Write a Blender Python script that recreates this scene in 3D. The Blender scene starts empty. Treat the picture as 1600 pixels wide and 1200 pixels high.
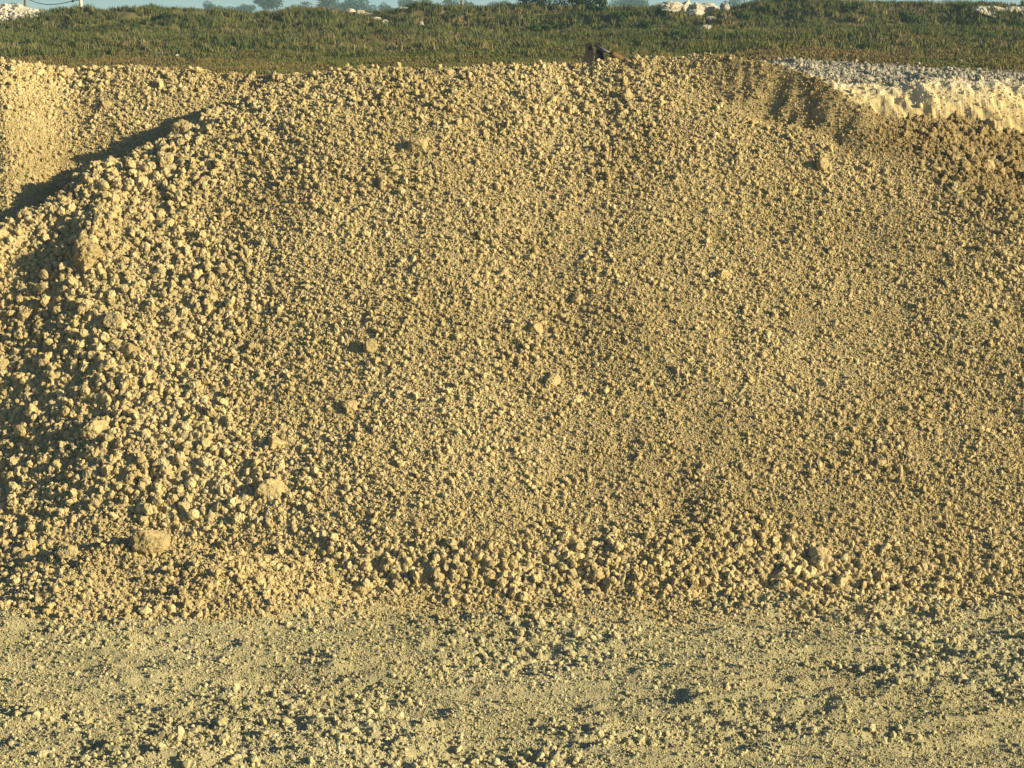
import bpy, math, random
import numpy as np
from mathutils import Vector, noise as mnoise

# ------------------------------------------------------------------ camera, world, sun
scene = bpy.context.scene
R = math.radians
CAM_Z = 8.0
FPX = 3000.0                      # focal length in pixels of a 1600 px wide frame
HROW = 22.0                       # image row of the horizon
PITCH = math.atan((600 - HROW) / FPX)
cam_data = bpy.data.cameras.new('camera')
cam = bpy.data.objects.new('camera', cam_data)
scene.collection.objects.link(cam)
cam_data.sensor_width = 36
cam_data.lens = 36 * FPX / 1600
cam_data.clip_start = 0.5
cam_data.clip_end = 12000
cam.location = (0, 0, CAM_Z)
cam.rotation_euler = (R(90) - PITCH, 0, 0)
scene.camera = cam

SUN_ELEV = R(17)
SUN_AZ = R(-23)                   # angle of the sun from +X (negative: towards the camera side)
sdir = Vector((math.cos(SUN_ELEV) * math.cos(SUN_AZ), math.cos(SUN_ELEV) * math.sin(SUN_AZ), math.sin(SUN_ELEV)))
world = bpy.data.worlds.new('World'); scene.world = world; world.use_nodes = True
wt = world.node_tree; wt.nodes.clear()
wo = wt.nodes.new('ShaderNodeOutputWorld'); bg = wt.nodes.new('ShaderNodeBackground')
sky = wt.nodes.new('ShaderNodeTexSky'); sky.sky_type = 'NISHITA'; sky.sun_disc = False
sky.sun_elevation = SUN_ELEV
sky.sun_rotation = math.atan2(sdir.x, sdir.y)
sky.air_density = 1.0; sky.dust_density = 1.0; sky.ozone_density = 1.2
bg.inputs[1].default_value = 0.05
tint = wt.nodes.new('ShaderNodeMix'); tint.data_type = 'RGBA'; tint.blend_type = 'MULTIPLY'; tint.inputs[0].default_value = 1
tint.inputs[7].default_value = (.70, .89, 1.10, 1)           # the clear blue-green evening air of the photograph
wt.links.new(sky.outputs[0], tint.inputs[6]); wt.links.new(tint.outputs[2], bg.inputs[0]); wt.links.new(bg.outputs[0], wo.inputs[0])
sun_d = bpy.data.lights.new('sun', 'SUN'); sun = bpy.data.objects.new('sun', sun_d)
sun_d.energy = 5.0; sun_d.angle = R(0.5); sun_d.color = (1.0, 0.84, 0.53)
scene.collection.objects.link(sun); sun.location = (60, -40, 60)
sun.rotation_euler = sdir.to_track_quat('Z', 'Y').to_euler()
scene.view_settings.view_transform = 'Standard'; scene.view_settings.look = 'None'
scene.view_settings.gamma = 1; scene.view_settings.exposure = 0.96
scene.cycles.max_bounces = 5; scene.cycles.diffuse_bounces = 3
scene.cycles.volume_bounces = 0

rng = np.random.default_rng(11)
random.seed(5)

# ------------------------------------------------------------------ picture <-> world helpers (only to measure where things stand)
cp, sp = math.cos(PITCH), math.sin(PITCH)
def slope_of(row):                       # dz/dY of the sight line through an image row
    v = (600 - np.asarray(row, float)) / FPX
    return (-sp + v * cp) / (cp + v * sp)
def zrow(row, Y): return CAM_Z + np.asarray(Y, float) * slope_of(row)
def xcol(px, Y, z): return (np.asarray(px, float) - 800) / FPX * (Y * cp + (CAM_Z - z) * sp)
def pxof(x, Y, z): return 800 + FPX * x / (Y * cp + (CAM_Z - z) * sp)
def rowof(Y, z):
    d = Y * cp + (CAM_Z - z) * sp
    return 600 - FPX * (Y * sp - (CAM_Z - z) * cp) / d
def interp(x, pts, col=1):
    p = np.array(pts, float)
    return np.interp(x, p[:, 0], p[:, col])
def sst(a, b, x):
    t = np.clip((x - a) / (b - a), 0, 1); return t * t * (3 - 2 * t)
def smax(a, b, k):
    h = np.clip(0.5 + 0.5 * (a - b) / k, 0, 1)
    return b + (a - b) * h + k * h * (1 - h)

# ------------------------------------------------------------------ noise in numpy
def _h(ix, iy, s):
    n = (ix.astype(np.int64) * 374761393 + iy.astype(np.int64) * 668265263 + s * 974634777) & 0x7fffffff
    n = ((n ^ (n >> 13)) * 1274126177) & 0x7fffffff
    n = ((n ^ (n >> 15)) * 1911520717) & 0x7fffffff
    return ((n ^ (n >> 16)) & 0xffffff) / float(0xffffff)
def vnoise(x, y, s=0):
    ix = np.floor(x); iy = np.floor(y); fx = x - ix; fy = y - iy
    ux = fx * fx * (3 - 2 * fx); uy = fy * fy * (3 - 2 * fy)
    a = _h(ix, iy, s); b = _h(ix + 1, iy, s); c = _h(ix, iy + 1, s); d = _h(ix + 1, iy + 1, s)
    return (a + (b - a) * ux + (c - a) * uy + (a - b - c + d) * ux * uy) * 2 - 1
def fbm(x, y, s=0, o=4, g=0.5):
    r = np.zeros(np.broadcast(x, y).shape); a = 1.0; t = 0
    ca, sa = math.cos(0.6), math.sin(0.6)
    for i in range(o):
        r += a * vnoise(x, y, s + i * 17); t += a; a *= g
        x, y = (x * ca - y * sa) * 2.03 + 7.1, (x * sa + y * ca) * 2.03 - 3.3
    return r / t
def worley(x, y, s=0):                   # returns F1 distance and a per cell random
    ix = np.floor(x); iy = np.floor(y); best = np.full(x.shape, 9.0); cid = np.zeros(x.shape)
    for dx in (-1, 0, 1):
        for dy in (-1, 0, 1):
            cx = ix + dx; cy = iy + dy
            px = cx + _h(cx, cy, s); py = cy + _h(cx, cy, s + 5)
            d = (px - x) ** 2 + (py - y) ** 2
            m = d < best
            best = np.where(m, d, best); cid = np.where(m, _h(cx, cy, s + 9), cid)
    return np.sqrt(best), cid

# ------------------------------------------------------------------ the lie of the land
TOE = [(-600, 905), (0, 908), (120, 906), (250, 908), (380, 916), (450, 924), (520, 932), (700, 940), (900, 938), (1000, 944), (1200, 940), (1400, 936), (1600, 936), (2200, 936)]
# column, break row, slope above the break, crest row
FACE = [(-600, 640, .60, 560), (-150, 480, .55, 430), (0, 385, .4, 360), (60, 352, .35, 328), (130, 307, .3, 284), (220, 260, .3, 238), (290, 228, .3, 202), (350, 200, .35, 168),
        (420, 190, .48, 136), (500, 165, .5, 111), (600, 160, .5, 107), (700, 160, .5, 109), (800, 160, .5, 107), (900, 158, .55, 101), (1000, 150, .65, 94), (1080, 138, 1.0, 91),
        (1130, 156, 1.3, 92), (1170, 172, 1.5, 93), (1210, 182, 1.6, 96), (1240, 188, 1.6, 106), (1300, 214, 1.5, 138), (1350, 234, 1.3, 166), (1400, 248, .8, 181), (1450, 270, .45, 184), (1500, 297, .33, 190),
        (1550, 325, .26, 200), (1600, 357, .22, 214), (1750, 430, .2, 262), (2200, 600, .2, 420)]
SL = 0.63
_fp = []
for (c, br, s2, cr) in FACE:
    toe = float(interp(c, TOE)); Yt = -CAM_Z / float(slope_of(toe))
    sb = float(slope_of(br)); Ym = (CAM_Z + SL * Yt) / (SL - sb); zm = CAM_Z + sb * Ym
    sc_ = float(slope_of(cr)); Yc = (CAM_Z - zm + s2 * Ym) / (s2 - sc_); zc = CAM_Z + sc_ * Yc
    _fp.append((c, Yt, Ym, zm, Yc, zc))
_fp = np.array(_fp)
def smoothcol(px, k):
    return (np.interp(px - 18, _fp[:, 0], _fp[:, k]) + 2 * np.interp(px, _fp[:, 0], _fp[:, k]) + np.interp(px + 18, _fp[:, 0], _fp[:, k])) / 4
def h_main(x, Y):
    z = np.full(x.shape, 3.0)
    for _ in range(3):
        px = pxof(x, Y, z)
        px = px + 9 * vnoise(x * .9, Y * .6, 3) * sst(1000, 1150, px)
        Yt, Ym, zm, Yc, zc = [smoothcol(px, k) for k in (1, 2, 3, 4, 5)]
        f = SL * (Y - Yt)
        t = np.clip((Y - Yt) / np.maximum(Ym - Yt, .1), 0, 1)
        f = f - 0.12 * np.sin(t * math.pi) * sst(600, 1100, px)        # slightly hollow in the middle, bulging on the left
        f = f + 0.10 * np.sin(t * math.pi) * sst(520, 200, px) + .08 * sst(470, 420, px + 14 * vnoise(x * 2, Y * 2, 8)) * sst(.0, .1, t) * sst(.42, .25, t)
        f = f - .9 * sst(200, -60, px) * np.sin(t * math.pi) ** .8 - .22 * sst(130, -40, px) * np.exp(-((t - .86) / .2) ** 2) + .26 * np.exp(-((px - 145) / 34) ** 2 - ((t - .83) / .08) ** 2)
        up = zm + (zc - zm) * (Y - Ym) / np.maximum(Yc - Ym, .05)
        z = np.where(Y < Ym, f, up)
        z = np.where(Y > Yc, zc - 0.72 * (Y - Yc) - .04 * (1 - np.exp(-(Y - Yc) * 6)), z)
        z = np.clip(z, -2, 12)
    return z, px
BACK = [(-600, 92, 40.5), (0, 101, 38.0), (50, 107, 38.0), (100, 114, 38.0), (150, 111, 38), (200, 108, 38.1), (260, 110, 38.2), (300, 112, 38.3), (350, 118, 38.4), (400, 121, 38.4), (450, 118, 38.2), (520, 116, 38), (620, 118, 38), (800, 190, 38), (1200, 600, 38)]
LOBE = [(-600, 40, 37.5), (-200, 130, 37.4), (0, 212, 36.3), (40, 245, 36), (95, 310, 35.5), (140, 385, 35.2), (300, 700, 34), (800, 900, 34)]
def h_ridge(x, Y, tab, sf, sb):
    z = np.full(x.shape, 4.0); t = np.array(tab, float)
    tz = zrow(t[:, 1], t[:, 2])
    for _ in range(3):
        px = pxof(x, Y, z)
        Yc = np.interp(px, t[:, 0], t[:, 2]); zc = np.interp(px, t[:, 0], tz)
        z = np.clip(np.where(Y < Yc, zc - sf * (Yc - Y) - 1.3 * np.maximum(0, Yc - 5.6 - Y), zc - sb * (Y - Yc)), -2, 12)
    return z
def floor_h(x, Y):
    f = 2.4 * sst(39, 46, Y)
    a = fbm(x * .45, Y * 1.3, 40, 4) * .09 + fbm(x * 1.0, Y * 4.0, 44, 4) * .10
    rut = np.sin((Y + .22 * x + .25 * vnoise(x * .3, Y * .3, 7)) * 4.6) * .03 * sst(-.4, .5, vnoise(x * .25, Y * .7, 9))
    bl = np.maximum(0, fbm(x * 1.8, Y * 4.6, 46, 4) - .02) * .15 * sst(19.2, 20.2, Y) * sst(-.5, .3, vnoise(x * .3, Y * 1.0, 48) + .3)
    tr = np.zeros(x.shape)
    for (o_, w_, a_) in ((22.9, .16, .035), (21.4, .18, .045), (20.2, .16, .04), (24.1, .14, .03)):
        q = Y - o_ - .10 * x - .12 * vnoise(x * .35, Y * 0, int(o_ * 10))
        lug = .5 + .5 * np.sign(np.sin((x - q * .8) * 17)) * sst(-.2, .3, vnoise(x * .5, Y * .2, 52))
        tr += a_ * (np.exp(-((np.abs(q) - w_ * 1.5) / .05) ** 2) - .9 * np.exp(-(q / w_) ** 2) * (.6 + .7 * lug)) * sst(-.35, .25, vnoise(x * .22, Y * .4, 54))
    return f + a + rut + bl + tr
def near_h(x, Y, fine=True):
    """height, owner (0 ground, 1 main heap, 2 rear heap), clod size factor"""
    m, px = h_main(x, Y)
    b = h_ridge(x, Y - 1.15 * sst(460, 100, px) + .7 * sst(110, 20, px), BACK, .72, .6)
    l = h_ridge(x, Y - 1.4, LOBE, .66, .5)
    fl = floor_h(x, Y)
    row = rowof(Y, np.clip(m, 0, 8))
    # medium relief of the heaps
    rel = fbm(x * .55, Y * .55, 60, 3) * .12 + fbm(x * 1.7, Y * 1.7, 64, 3) * .055
    xe = x + .5 * fbm(x * .8, Y * .9, 70, 3)
    ero = fbm(xe * 2.0, Y * .9, 71, 4) * .20 + fbm(xe * 7, Y * 3, 74, 3) * .07      # vertical fluting of the scarp
    scarp = sst(1060, 1150, px) * sst(1460, 1380, px) * sst(-.5, .15, Y - smoothcol(px, 2)) * sst(.3, 0, Y - smoothcol(px, 4))
    pw = px + 22 * fbm(x * 2.5, Y * 4.5, 88, 3) - 30 * (Y - smoothcol(px, 2))
    def saw(c, w): return -sst(c - w, c - 8, pw) * sst(c + 8, c - 6, pw)
    gul = (.08 * saw(1080, 60) + .24 * saw(1225, 85) + .10 * saw(1268, 50) + .07 * saw(1325, 60) + .05 * saw(1150, 50)) * (1 + .8 * fbm(x * 3, Y * 6, 89, 3))
    ero = ero * .5 + gul * sst(.05, -.35, Y - smoothcol(px, 4))
    m2 = m + rel * sst(0, .8, m) + ero * scarp
    m2 = m2 + sst(470, 330, px) * np.exp(-((Y - smoothcol(px, 4)) / .7) ** 2) * (.10 * fbm(x * 2.6, Y * 2.6, 95, 3) + .06 * fbm(x * 7, Y * 7, 96, 2) + .16 * np.exp(-((px - 150) / 26) ** 2))
    shelf = sst(1330, 1480, px) * sst(-.3, .3, Y - smoothcol(px, 2)) * sst(1, -.5, Y - smoothcol(px, 4))
    m2 = m2 + shelf * fbm(x * 1.5, Y * 1.5, 78, 3) * .16
    b2 = b + rel * .4 * sst(0, .8, b) - .09 * np.exp(-((pxof(x, Y, b) - 175 - 20 * (40.2 - Y)) / 9) ** 2) * sst(39, 39.5, Y) * sst(40.8, 40.4, Y) + fbm(x * 2.5, Y * 1.0, 81, 2) * .03
    l2 = l + rel + fbm(x * 4, Y * 1.2, 83, 2) * .1
    # spill of fine soil at the left toe
    sx = (x + 4.9) / 2.3; sy = (Y - 25.9) / 1.35
    spill = (.62 + .22 * fbm(x * .8, Y * .8, 90, 3)) * np.exp(-(np.abs(sx) ** 3) * .9 - sy * sy) - .05
    z = smax(m2, fl, .10)
    z = smax(z, fl + spill, .08)
    zr = np.maximum(b2, l2) - 3.0 * np.maximum(0, np.interp(pxof(x, Y, m), _fp[:, 0], _fp[:, 4]) - .35 - Y)
    z = smax(z, zr, .15)
    own = np.where((m2 > fl + .02) | (spill > .12), 1, 0)
    own = np.where((zr > np.maximum(m2, fl)) & (zr > fl + .05), 2, own)
    # clod size factor
    n1 = fbm(x * .5, Y * .5, 101, 3); n2 = fbm(x * 1.3, Y * 1.3, 105, 2)
    left = sst(520, 300, px + 130 * n1 + (row - 600) * -.10) * sst(130, 300, row)
    toeb = sst(825, 890, row + 26 * n1 + 40 * sst(700, 1100, px) * sst(1350, 1100, px)) * sst(380, 480, px) * (1 - .25 * sst(1250, 1450, px))
    s = .66 + .24 * n2 - .10 * sst(700, 1100, px) * sst(250, 450, row) + .25 * sst(400, 120, row) * (px < 1000)
    s = s + (.98 + .5 * n2) * left + (1.0 + .5 * n2) * toeb + .35 * sst(.1, .6, n1)
    s = s + shelf * 1.0 - scarp * .35
    darken = np.clip(.5 * scarp * (1 + .3 * n2) + 1.0 * sst(1330, 1430, px) * sst(-.5, .6, Y - smoothcol(px, 2) + .5 * n1) + .22 * sst(.1, .5, n1), 0, 1) * (own == 1)  # tone mask: darker soil colour on the scarp, the right shelf and random patches
    s = np.where((spill > .12) & (sst(.9, .2, m) > .3), .85 + .2 * n2, s)
    gp = fbm(x * .35, Y * 1.1, 120, 3)
    sg = (.70 + .70 * sst(-.05, .5, gp) + .2 * n2) * (1 - .25 * sst(19.8, 19.0, Y))
    s = np.where(own == 0, sg, s)
    s = np.where(own == 2, .62 + .2 * n2 + .45 * sst(165, 125, rowof(Y, zr)), s)
    s = np.clip(s, .42, 2.8)
    if fine:
        k = .062
        f1, c1 = worley(x / k, Y / k, 200); f2, c2 = worley(x / (k * 2.6), Y / (k * 2.6), 210)
        lump = (.55 - f1) * .062 + (.6 - f2) * .10 * np.clip(s - .45, 0, 1.5) + fbm(x * 26, Y * 26, 220, 2) * .016
        z = z + lump * np.clip(s, .5, 1.4) * np.where(own == 0, .55, 1.0)
    return z, own, s, px, darken

NX0, NX1, NY0, NY1, ND = -18.0, 18.0, 15.0, 54.0, .036
gx = np.arange(NX0, NX1 + ND / 2, ND); gy = np.arange(NY0, NY1 + ND / 2, ND)
GX, GY = np.meshgrid(gx, gy)
GZ, GO, GS, GP, GD = near_h(GX, GY)
def samp(A, x, y):
    fx = np.clip((x - NX0) / ND, 0, len(gx) - 1.001); fy = np.clip((y - NY0) / ND, 0, len(gy) - 1.001)
    i = fx.astype(int); j = fy.astype(int); u = fx - i; v = fy - j
    return A[j, i] * (1 - u) * (1 - v) + A[j, i + 1] * u * (1 - v) + A[j + 1, i] * (1 - u) * v + A[j + 1, i + 1] * u * v
def near(A, x, y):
    return A[np.clip(((y - NY0) / ND + .5).astype(int), 0, len(gy) - 1), np.clip(((x - NX0) / ND + .5).astype(int), 0, len(gx) - 1)]

# far side: quarry floor, cut face, grass slope, rough bank
EDGE = [(-600, 126), (1120, 122), (1190, 100), (1230, 95), (1300, 99), (1440, 108), (1600, 117), (2200, 135)]
CUT = [(-600, 150), (1120, 146), (1190, 128), (1260, 122), (1330, 140), (1380, 142), (1430, 132), (1460, 124), (1540, 130), (1600, 138), (2200, 150)]
BERM = [(-800, 24), (0, 31), (25, 28), (60, 24), (90, 21), (115, 16), (135, 16), (152, 22), (180, 20), (205, 15), (232, 13), (262, 16), (330, 21), (400, 24), (450, 18), (500, 17), (545, 20), (600, 21), (650, 13), (700, 13),
        (760, 14), (800, 13), (860, 11), (920, 14), (960, 18), (1000, 16), (1040, 12), (1080, 22), (1140, 14), (1180, 6), (1230, 3), (1300, 2), (1360, 5), (1440, 12), (1480, 12), (1520, 8), (1600, 14), (2200, 10)]
def far_h(x, Y):
    px = 800 + FPX * x / (Y * cp + 1.5 * sp)
    ze = zrow(np.interp(px, *np.array(EDGE).T), 75.0); zc = zrow(np.interp(px, *np.array(CUT).T), 70.0)
    zf = zrow(58 + 6 * vnoise(x * .05, Y * 0, 5), 107.0)
    bt = (np.interp(px - 8, *np.array(BERM).T) + np.interp(px + 8, *np.array(BERM).T)) / 2 + 4
    zb = zrow(bt, 118.0)
    wx = x + .5 * Y + .5 * fbm(x * .7, Y * .7, 299, 2)
    rib = .6 * fbm(wx * .5, Y * .25, 300, 3) + .3 * fbm(wx * 1.7, Y * .5, 303, 3) + .08 * vnoise(x * 6, Y * 2.4, 307)
    Yw = Y + rib * sst(72.5, 70, Y)
    bk1, bc1 = worley(wx * 1.6, Y * .9 + x * .3, 330); bk2, bc2 = worley(wx * 4.5, Y * 2.5, 333)
    rib = rib * .8 + (bc1 - .5) * .28 + (bc2 - .5) * .10 + (.5 - bk2) * .08
    z = 2.4 + (zc - 2.4) * sst(67.0, 71.2, Yw) ** .8
    z = z + (ze - zc) * np.clip((Y - 70) / 5, 0, 1)
    rub = sst(69.6, 70.6, Y) * sst(76, 74.5, Y)
    z = z + rub * (.16 * fbm(x * 2.2, Y * 2.2, 310, 4) + .05 * vnoise(x * 7, Y * 7, 314))
    z = z + (zf - ze) * np.clip((Y - 75) / 32, 0, 1)
    z = z + (zb - zf) * sst(106, 118.5, Y) + .12 * fbm(x * .35, Y * .35, 320, 4) * sst(76, 82, Y)
    z = z + .35 * fbm(x * .12, Y * .12, 326, 2) * sst(80, 92, Y) * sst(112, 104, Y) + (.75 * fbm(x * .4, Y * .5, 324, 4)) * sst(107, 112, Y) * sst(119, 116, Y)
    z = z * (1 - sst(121, 135, Y)) + 5.5 * sst(121, 135, Y)
    return z

# ------------------------------------------------------------------ object helpers
col = scene.collection
def tag(o, label=None, cat=None, group=None, kind=None):
    for k, v in (('label', label), ('category', cat), ('group', group), ('kind', kind)):
        if v: o[k] = v
    return o
def mesh_np(name, co, faces, mat=None, smooth=False):
    me = bpy.data.meshes.new(name)
    faces = np.asarray(faces, np.int32); n = faces.shape[1]
    me.vertices.add(len(co)); me.vertices.foreach_set('co', np.asarray(co, np.float32).ravel())
    me.loops.add(faces.size); me.loops.foreach_set('vertex_index', faces.ravel())
    me.polygons.add(len(faces)); me.polygons.foreach_set('loop_start', np.arange(0, faces.size, n, dtype=np.int32))
    me.update(calc_edges=True)
    me.polygons.foreach_set('use_smooth', np.full(len(faces), smooth))
    if mat: me.materials.append(mat)
    me.update(); return me
def link(name, me, parent=None, c=None):
    o = bpy.data.objects.new(name, me); (c or col).objects.link(o)
    if parent: o.parent = parent
    return o
def empty(name, loc, rz=0, label=None, cat=None, group=None):
    o = bpy.data.objects.new(name, None); col.objects.link(o); o.location = loc; o.rotation_euler = (0, 0, rz)
    o.empty_display_size = .2
    return tag(o, label, cat, group)
def copy_tree(o, parent=None):
    c = o.copy(); col.objects.link(c); c.parent = parent
    for ch in list(o.children): copy_tree(ch, c)
    return c
def grid_faces(nx, ny):
    i, j = np.meshgrid(np.arange(nx - 1), np.arange(ny - 1)); a = (j * nx + i).ravel()
    return np.stack([a, a + 1, a + 1 + nx, a + nx], 1)
def sub_grid(name, X, Y, Z, mask, mat, smooth=True, attr=None):
    f = grid_faces(X.shape[1], X.shape[0])
    if mask is not None: f = f[mask.ravel()]
    used = np.unique(f); rm = np.zeros(X.size, np.int64); rm[used] = np.arange(len(used))
    co = np.stack([X.ravel()[used], Y.ravel()[used], Z.ravel()[used]], 1)
    me = mesh_np(name, co, rm[f], mat, smooth)
    if attr is not None:
        a = me.attributes.new('darken', 'FLOAT', 'POINT'); a.data.foreach_set('value', attr.ravel()[used].astype(np.float32))
    return link(name, me)

# ------------------------------------------------------------------ materials
def mat_new(name):
    m = bpy.data.materials.new(name); m.use_nodes = True; nt = m.node_tree
    b = nt.nodes['Principled BSDF']; b.inputs['Roughness'].default_value = .95
    b.inputs['Specular IOR Level'].default_value = .15
    return m, nt, b
def N(nt, t, **kw):
    n = nt.nodes.new(t)
    for k, v in kw.items():
        if k in n.inputs: n.inputs[k].default_value = v
        else: setattr(n, k, v)
    return n
def ramp(nt, stops):
    r = nt.nodes.new('ShaderNodeValToRGB'); e = r.color_ramp.elements
    while len(e) < len(stops): e.new(.5)
    for q, (p, c) in zip(e, stops): q.position = p; q.color = (*c, 1)
    return r
def soil(name, c1, c2, c3, bump=.5, bscale=60, big=.35, rnd=.25, darken=None):
    m, nt, b = mat_new(name); L = nt.links.new
    geo = N(nt, 'ShaderNodeNewGeometry')
    n1 = N(nt, 'ShaderNodeTexNoise', Scale=big, Detail=5.0, Roughness=.6); L(geo.outputs['Position'], n1.inputs['Vector'])
    n2 = N(nt, 'ShaderNodeTexNoise', Scale=14.0, Detail=4.0, Roughness=.65); L(geo.outputs['Position'], n2.inputs['Vector'])
    oi = N(nt, 'ShaderNodeObjectInfo')
    mx = N(nt, 'ShaderNodeMath', operation='MULTIPLY_ADD'); L(n2.outputs[0], mx.inputs[0]); mx.inputs[1].default_value = .6
    ad = N(nt, 'ShaderNodeMath', operation='MULTIPLY'); L(n1.outputs[0], ad.inputs[0]); ad.inputs[1].default_value = .6; L(ad.outputs[0], mx.inputs[2])
    m3 = N(nt, 'ShaderNodeMath', operation='MULTIPLY_ADD'); L(oi.outputs['Random'], m3.inputs[0]); m3.inputs[1].default_value = rnd; L(mx.outputs[0], m3.inputs[2])
    m4 = N(nt, 'ShaderNodeMath', operation='SUBTRACT'); L(m3.outputs[0], m4.inputs[0]); m4.inputs[1].default_value = rnd / 2 + .1
    r = ramp(nt, [(.25, c1), (.5, c2), (.78, c3)]); L(m4.outputs[0], r.inputs[0])
    if darken:
        at = N(nt, 'ShaderNodeAttribute', attribute_name='darken', attribute_type=darken)
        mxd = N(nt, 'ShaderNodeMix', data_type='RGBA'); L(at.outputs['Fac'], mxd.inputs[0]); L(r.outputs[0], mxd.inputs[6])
        mul = N(nt, 'ShaderNodeMix', data_type='RGBA', blend_type='MULTIPLY'); mul.inputs[0].default_value = 1; L(r.outputs[0], mul.inputs[6]); mul.inputs[7].default_value = (.62, .58, .53, 1)  # darker brown version of the soil colour, blended in by the tone mask
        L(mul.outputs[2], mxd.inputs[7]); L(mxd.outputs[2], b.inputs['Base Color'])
    else: L(r.outputs[0], b.inputs['Base Color'])
    n3 = N(nt, 'ShaderNodeTexNoise', Scale=float(bscale), Detail=3.0, Roughness=.7); L(geo.outputs['Position'], n3.inputs['Vector'])
    bp = N(nt, 'ShaderNodeBump', Strength=bump, Distance=.02); L(n3.outputs[0], bp.inputs['Height']); L(bp.outputs[0], b.inputs['Normal'])
    return m
M = {}
M['soil'] = soil('heap_soil', (.31, .25, .12), (.41, .335, .172), (.51, .43, .24), 1.0, 55, darken='GEOMETRY')
M['clod'] = soil('clod_soil', (.34, .27, .128), (.46, .37, .188), (.58, .485, .272), .8, 45, rnd=.3, darken='INSTANCER')
M['ground'] = soil('ground_soil', (.34, .295, .16), (.42, .375, .215), (.51, .46, .28), 1.0, 70)
M['gravel'] = soil('ground_gravel', (.37, .325, .17), (.465, .41, .225), (.57, .515, .31), .8, 60, rnd=.3)
M['white_rock'] = soil('limestone', (.32, .29, .22), (.46, .42, .33), (.56, .52, .42), .6, 20, rnd=.3)
M['grey_rock'] = soil('weathered_limestone', (.16, .145, .11), (.27, .25, .19), (.44, .405, .31), .6, 20, rnd=.4)
M['cream'] = soil('cream_limestone', (.46, .37, .20), (.56, .47, .28), (.64, .57, .40), .8, 12)
M['pit'] = soil('pit_floor', (.40, .36, .25), (.48, .43, .31), (.56, .52, .40), .8, 12)

# cut face: cream below, grey-white weathered rubble on top
def cliff_mat():
    m, nt, b = mat_new('cut_face'); L = nt.links.new
    geo = N(nt, 'ShaderNodeNewGeometry'); sep = N(nt, 'ShaderNodeSeparateXYZ'); L(geo.outputs['Position'], sep.inputs[0])
    mp = N(nt, 'ShaderNodeMapping'); mp.inputs['Scale'].default_value = (2.2, 2.2, .7); L(geo.outputs['Position'], mp.inputs[0])
    n1 = N(nt, 'ShaderNodeTexNoise', Scale=1.0, Detail=6.0, Roughness=.65); L(mp.outputs[0], n1.inputs['Vector'])
    ad = N(nt, 'ShaderNodeMath', operation='MULTIPLY_ADD'); L(n1.outputs[0], ad.inputs[0]); ad.inputs[1].default_value = 1.3; L(sep.outputs[2], ad.inputs[2])
    mr = N(nt, 'ShaderNodeMapRange'); L(ad.outputs[0], mr.inputs[0]); mr.inputs[1].default_value = 5.1; mr.inputs[2].default_value = 6.9
    r = ramp(nt, [(0, (.56, .43, .20)), (.35, (.64, .52, .28)), (.6, (.60, .53, .37)), (.85, (.38, .36, .30)), (1, (.22, .20, .15))]); L(mr.outputs[0], r.inputs[0])
    n2 = N(nt, 'ShaderNodeTexNoise', Scale=3.0, Detail=6.0, Roughness=.7); L(geo.outputs['Position'], n2.inputs['Vector'])
    r2 = ramp(nt, [(.35, (.72, .70, .62)), (.55, (1, 1, 1))]); L(n2.outputs[0], r2.inputs[0])
    mx = N(nt, 'ShaderNodeMix', data_type='RGBA', blend_type='MULTIPLY'); mx.inputs[0].default_value = .8
    L(r.outputs[0], mx.inputs[6]); L(r2.outputs[0], mx.inputs[7]); L(mx.outputs[2], b.inputs['Base Color'])
    bp = N(nt, 'ShaderNodeBump', Strength=.9, Distance=.12); L(n2.outputs[0], bp.inputs['Height']); L(bp.outputs[0], b.inputs['Normal'])
    return m
M['cliff'] = cliff_mat()

def grassy(name, stops, big=.10, rnd=.14, tr=0):
    m, nt, b = mat_new(name); L = nt.links.new
    geo = N(nt, 'ShaderNodeNewGeometry')
    n1 = N(nt, 'ShaderNodeTexNoise', Scale=big, Detail=6.0, Roughness=.65); L(geo.outputs['Position'], n1.inputs['Vector'])
    oi = N(nt, 'ShaderNodeObjectInfo')
    m3 = N(nt, 'ShaderNodeMath', operation='MULTIPLY_ADD'); L(oi.outputs['Random'], m3.inputs[0]); m3.inputs[1].default_value = rnd; L(n1.outputs[0], m3.inputs[2])
    sp_ = N(nt, 'ShaderNodeSeparateXYZ'); L(geo.outputs['Position'], sp_.inputs[0])       # the foot of the field is drier
    dr = N(nt, 'ShaderNodeMapRange'); L(sp_.outputs[1], dr.inputs[0]); dr.inputs[1].default_value = 106; dr.inputs[2].default_value = 72; dr.inputs[3].default_value = 0; dr.inputs[4].default_value = .10 if rnd < .2 and big < .15 else 0
    m5 = N(nt, 'ShaderNodeMath', operation='ADD'); L(m3.outputs[0], m5.inputs[0]); L(dr.outputs[0], m5.inputs[1])
    m4 = N(nt, 'ShaderNodeMath', operation='SUBTRACT'); L(m5.outputs[0], m4.inputs[0]); m4.inputs[1].default_value = rnd / 2
    r = ramp(nt, stops); L(m4.outputs[0], r.inputs[0]); L(r.outputs[0], b.inputs['Base Color'])
    return m
M['turf'] = grassy('turf', [(.3, (.090, .090, .028)), (.5, (.125, .11, .038)), (.7, (.18, .13, .058))])
M['grass'] = grassy('grass_blades', [(.36, (.085, .108, .024)), (.46, (.125, .132, .034)), (.54, (.165, .142, .046)), (.64, (.20, .145, .062))])
M['tall'] = grassy('tall_grass', [(.34, (.068, .092, .024)), (.47, (.112, .122, .036)), (.60, (.15, .145, .050)), (.70, (.27, .21, .105))], .22, .24)
M['leaf'] = grassy('tree_leaves', [(.3, (.028, .050, .020)), (.5, (.042, .068, .026)), (.75, (.075, .095, .035))], .4, .2)
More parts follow.
